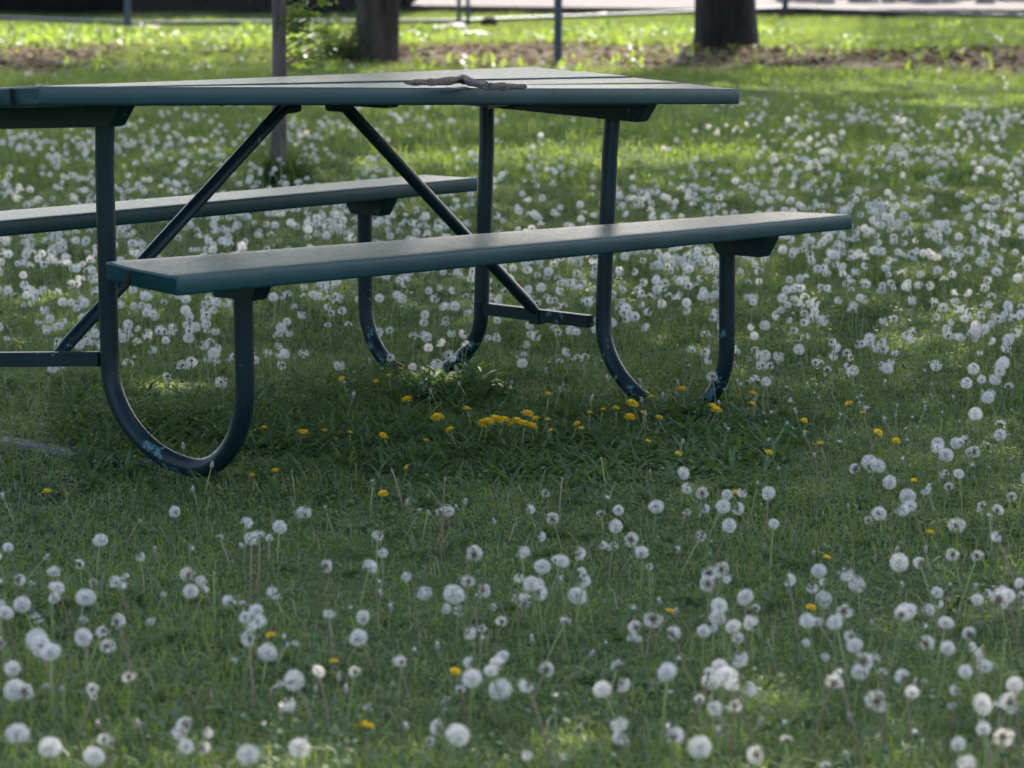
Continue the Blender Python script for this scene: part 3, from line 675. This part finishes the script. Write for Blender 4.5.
# ------------------------------------------------------------------ trees
def trunk_tube(base,top,r0,r1,flare=1.5,lean=(0,0),n=14,lumps=.08,seed=0):
    mb=MB();P=[];RR=[];H=top
    for i in range(13):
        t=i/12; z=H*t**1.5; P.append((base[0]+lean[0]*z+.04*r0*20*nz(z,seed,.7,1)*t,base[1]+lean[1]*z,z-.1)); RR.append((r0+(r1-r0)*t)*(1+(flare-1)*math.exp(-z/(.9*r0+.12))))
    mb.tube(P,RR,n,jit=0); 
    for v in mb.v:
        a=math.atan2(v.y-base[1],v.x-base[0]); 
        k=1+lumps*math.sin(a*5+seed+v.z*.5)+lumps*.7*math.sin(a*9+seed*2)
        v.x=base[0]+lean[0]*max(v.z,0)+(v.x-base[0]-lean[0]*max(v.z,0))*k; v.y=base[1]+lean[1]*max(v.z,0)+(v.y-base[1]-lean[1]*max(v.z,0))*k
    return mb
SEL=R(43); SAZ=R(10)
S=Vector((math.cos(SEL)*math.sin(SAZ),math.cos(SEL)*math.cos(SAZ),math.sin(SEL)))
k=1/math.tan(SEL); OX,OY=k*math.sin(SAZ),k*math.cos(SAZ)
t1=atz(728,50); t2=atz(375,64)
TREES=[ # x,y,r0,height of crown base,label
 [t1.x,t1.y,.262,'thick dark tree trunk standing in the dirt band right of the table',M_bark],
 [t2.x,t2.y,.125,'grey tree trunk with a shrub at its foot behind the left of the table',M_bark2],
 [8.5,13.0,.22,'unseen shade tree standing out to the right of the lawn',M_bark],  # from here on trees out of view, included for the shade they cast
 [7.6,6.0,.2,'unseen shade tree to the right of the camera',M_bark],
 [-6.8,15.5,.2,'unseen shade tree standing out to the left of the lawn',M_bark],
 [9.5,21.0,.22,'unseen shade tree at the far right of the lawn',M_bark]]
LIT=[(150,393,310,16,.9),(425,376,55,14,1),(190,393,55,12,1),(660,505,95,28,.75),(365,545,55,14,.5),(560,158,200,11,.9),(430,160,90,10,.8),(200,170,130,22,.35),(230,110,110,14,.35),(680,265,110,28,.35),(520,270,60,20,.3),(800,370,150,12,.3),(980,103,70,5,1),(60,330,70,20,.45),(250,60,190,10,.7),(880,85,200,9,.8),(950,340,60,20,.35),(600,84,130,6,.8),(830,400,100,8,.4)]
LIT=LIT[1:]+[(160,392,90,14,.9),(455,372,60,12,.9),(640,500,120,30,.45),(430,560,90,24,.4),(330,690,120,20,.3),(600,560,90,20,.35),(1000,470,80,20,.4)]
def tau(x,y):
    px,py,_=proj((x,y,0))
    if y<3: return 1
    if px>-150 and px<1174:
        for (cx,cy,rx,ry,a) in LIT:
            q=((px-cx)/rx)**2+((py-cy)/ry)**2+ .5*nz(x,y,2.2,12)
            if q<1: return 1-a
    if y<7.6 and abs(px-512)<800: return .80
    lim=19.6+.7*nz(x,y,.6,3) if px>560 else (23.2+.8*nz(x,y,.8,3) if px<330 else 21.5)
    if y>lim:
        if px>860 and 23<y<32: return .55+.4*nz(x,y,1.2,4)
        if px>840 and y>20.5 and y<23: return .25
        return 0
    return 1
def hits_table(p):
    for z in(.48,.8):
        q=TMI@Vector((p.x-OX*(p.z-z),p.y-OY*(p.z-z),z))
        if abs(q.x)<1.3 and (abs(q.y)<.4 if z>.6 else abs(abs(q.y)-.63)<.15): return True
    return False
leaves=[Acc() for _ in TREES]; clusters=[[] for _ in TREES]  # unseen crowns: leaves set where shade is wanted, left out over sun patches
nl=0
for c in range(3500):
    gx=random.uniform(-6.3,6.3); gy=random.uniform(3.2,33)
    if c>3050: gx=random.gauss(-.9,.8); gy=random.gauss(6.6,.9)  # extra leaf clusters put in to shade the table
    h=random.uniform(4.2,8.5); cx,cy=gx+OX*h,gy+OY*h
    ti=min(range(len(TREES)),key=lambda i:(TREES[i][0]-cx)**2+(TREES[i][1]-cy)**2)
    if tau(gx,gy)<.05 and random.random()<.9: continue
    clusters[ti].append(Vector((cx,cy,h)))
    for j in range(50):
        o=Vector((random.gauss(0,.42),random.gauss(0,.42),random.gauss(0,.28))); p=Vector((cx,cy,h))+o
        if not hits_table(p) and random.random()>tau(p.x-OX*p.z,p.y-OY*p.z): continue
        a=Vector((random.gauss(0,1),random.gauss(0,1),random.gauss(0,1))).normalized(); d,u,v=orient(a); s=random.uniform(.045,.085)
        leaves[ti].add([p-u*s*1.3,p-v*s*.6,p+u*s*.3-v*s*.55,p+u*s*1.4,p+u*s*.3+v*s*.55,p+v*s*-.0+v*s*.6],[(0,1,2,3,4,5)],random.random()); nl+=1
print('leaves',nl,'mid',len(mid),'ind',ind)
for i,(x,y,r0,lab,mt) in enumerate(TREES):
    e_=empty('shade_tree',(0,0,0),0,lab,'tree')
    e_.location=(x,y,0)
    mb=trunk_tube((0,0),5.2,r0,r0*.6,(1.10 if i==0 else 1.28) if i!=1 else 1.2,((0,0),(-.035,0),(0,0),(0,0),(0,0),(0,0))[i],24,.05,i)
    if i==1:
        m2=trunk_tube((.09,.03),5.0,.085,.06,1.2,(.03,0),16,.05,9); mb.add(m2.v,m2.f)
    mb.build('trunk',mt,e_,auto=60)
    mb=MB(); cl=clusters[i]; random.shuffle(cl)
    for c in cl[:34]:
        c=c-Vector((x,y,0)); s0=Vector((0,0,random.uniform(3.2,4.8))); m_=s0.lerp(c,.5)+Vector((0,0,.4)); mb.tube([s0,s0.lerp(m_,.5),m_,c],[r0*.35,r0*.25,r0*.16,.015],7)
    if cl: mb.build('limbs',mt,e_,auto=60)
    if leaves[i].v:
        A=leaves[i]; A.v=[(a-x,b-y,c) for a,b,c in A.v]; A.build('crown',M_tree_leaf,e_)
# sapling in the lawn
ps=atz(281,186); e_=empty('sapling',ps,0,'thin brown sapling trunk with leafy shoots growing in the lawn behind the table','sapling')
mb=MB(); P=[(-.012+.02*math.sin(z*2.0)*.5+.004*z,0,z) for z in np.linspace(-.05,3.4,22)]; mb.tube(P,[.036-.0075*max(z,0)+.012*math.exp(-max(z,0)/.08) for z in np.linspace(-.05,3.4,22)],12); mb.build('trunk',barkmat('sapling_bark',(.17,.125,.105)),e_,auto=60)
A=Acc()
def sprig(o,d,L,nleaf,ls):
    o=Vector(o); d=Vector(d).normalized(); mb=MB(); mb.tube([o,o+d*L*.5+Vector((0,0,.01)),o+d*L],[.004,.003,.0015],5); mb.build('shoot',M_stem2,e_)
    for k in range(nleaf):
        p=o+d*L*random.uniform(.25,1)+Vector((random.gauss(0,.02),random.gauss(0,.02),random.gauss(0,.02)))
        a=Vector((random.gauss(0,1),random.gauss(0,1)-.5,random.gauss(0,1)+.6)).normalized(); dd,u,v=orient(a); s=random.uniform(.6,1)*ls
        A.add([p-u*s,p-v*s*.55,p+u*s*.9-v*s*.35,p+u*s*1.3,p+u*s*.9+v*s*.35,p+v*s*.55],[(0,1,2,3,4,5)],random.random())
for k in range(24):
    z=random.uniform(.50,.98); sprig((.01,0,z),(random.uniform(.5,1),random.uniform(-.5,.5),random.uniform(-.1,.5)),random.uniform(.10,.27),11,.026)
for k in range(24):
    z=random.uniform(1.4,3.3); a=random.uniform(0,6.28); sprig((.0,0,z),(math.cos(a),math.sin(a),.5),random.uniform(.2,.6),16,.028)
A.build('leaves',M_sucker,e_)
# grass tuft hugging the sapling
A=Acc()
for i in range(420):
    V,Fc=leaf_strip((random.gauss(-.005,.06),random.gauss(0,.06),0),random.uniform(0,6.28),random.uniform(.08,.20),random.uniform(.005,.010),random.uniform(.9,1.45),random.uniform(.3,1.2),False,3); A.add(V,Fc,random.random())
o=A.build('grass_tuft',M_weed); o.location=ps; tag(o,'dark tuft of unmown grass around the foot of the sapling','grass tuft')
# shrub at the foot of the grey trunk
pb=atz(345,64); e_=empty('shrub',pb,0,'low dark green shrub sprouting at the left foot of the grey tree trunk','shrub'); A=Acc()
for k in range(70):
    a=random.uniform(0,6.28); sprig((random.gauss(0,.07),random.gauss(0,.05),.0),(math.cos(a)*.5,math.sin(a)*.5,1),random.uniform(.12,.42),16,.02)
A.build('leaves',M_weed,e_)
# ------------------------------------------------------------------ light, world, camera
w=bpy.data.worlds.new('World'); sc.world=w; w.use_nodes=True; nt=w.node_tree; bg=nt.nodes['Background']
sky=nt.nodes.new('ShaderNodeTexSky'); sky.sky_type='NISHITA'; sky.sun_disc=False; sky.sun_elevation=SEL; sky.sun_rotation=SAZ; sky.air_density=.8; sky.dust_density=2.4; sky.ozone_density=.4
nt.links.new(sky.outputs[0],bg.inputs[0]); bg.inputs[1].default_value=.12
L=bpy.data.lights.new('sun','SUN'); L.energy=3.1; L.angle=R(.53); L.color=(1,.93,.82); lo=bpy.data.objects.new('sun',L); COL.objects.link(lo); lo.rotation_euler=S.to_track_quat('Z','Y').to_euler()
cd=bpy.data.cameras.new('camera'); co=bpy.data.objects.new('camera',cd); COL.objects.link(co); co.location=CAM; co.rotation_euler=(R(90)-PITCH,0,0)
cd.sensor_width=36; cd.lens=36*F/1024; cd.clip_end=2000; cd.clip_start=.1
cd.dof.use_dof=True; cd.dof.focus_distance=7.0; cd.dof.aperture_fstop=(cd.lens/1000)/.0160
sc.camera=co
sc.view_settings.view_transform='Standard'; sc.view_settings.look='None'; sc.view_settings.exposure=2.12; sc.view_settings.gamma=1
sc.render.resolution_x=1024; sc.render.resolution_y=768
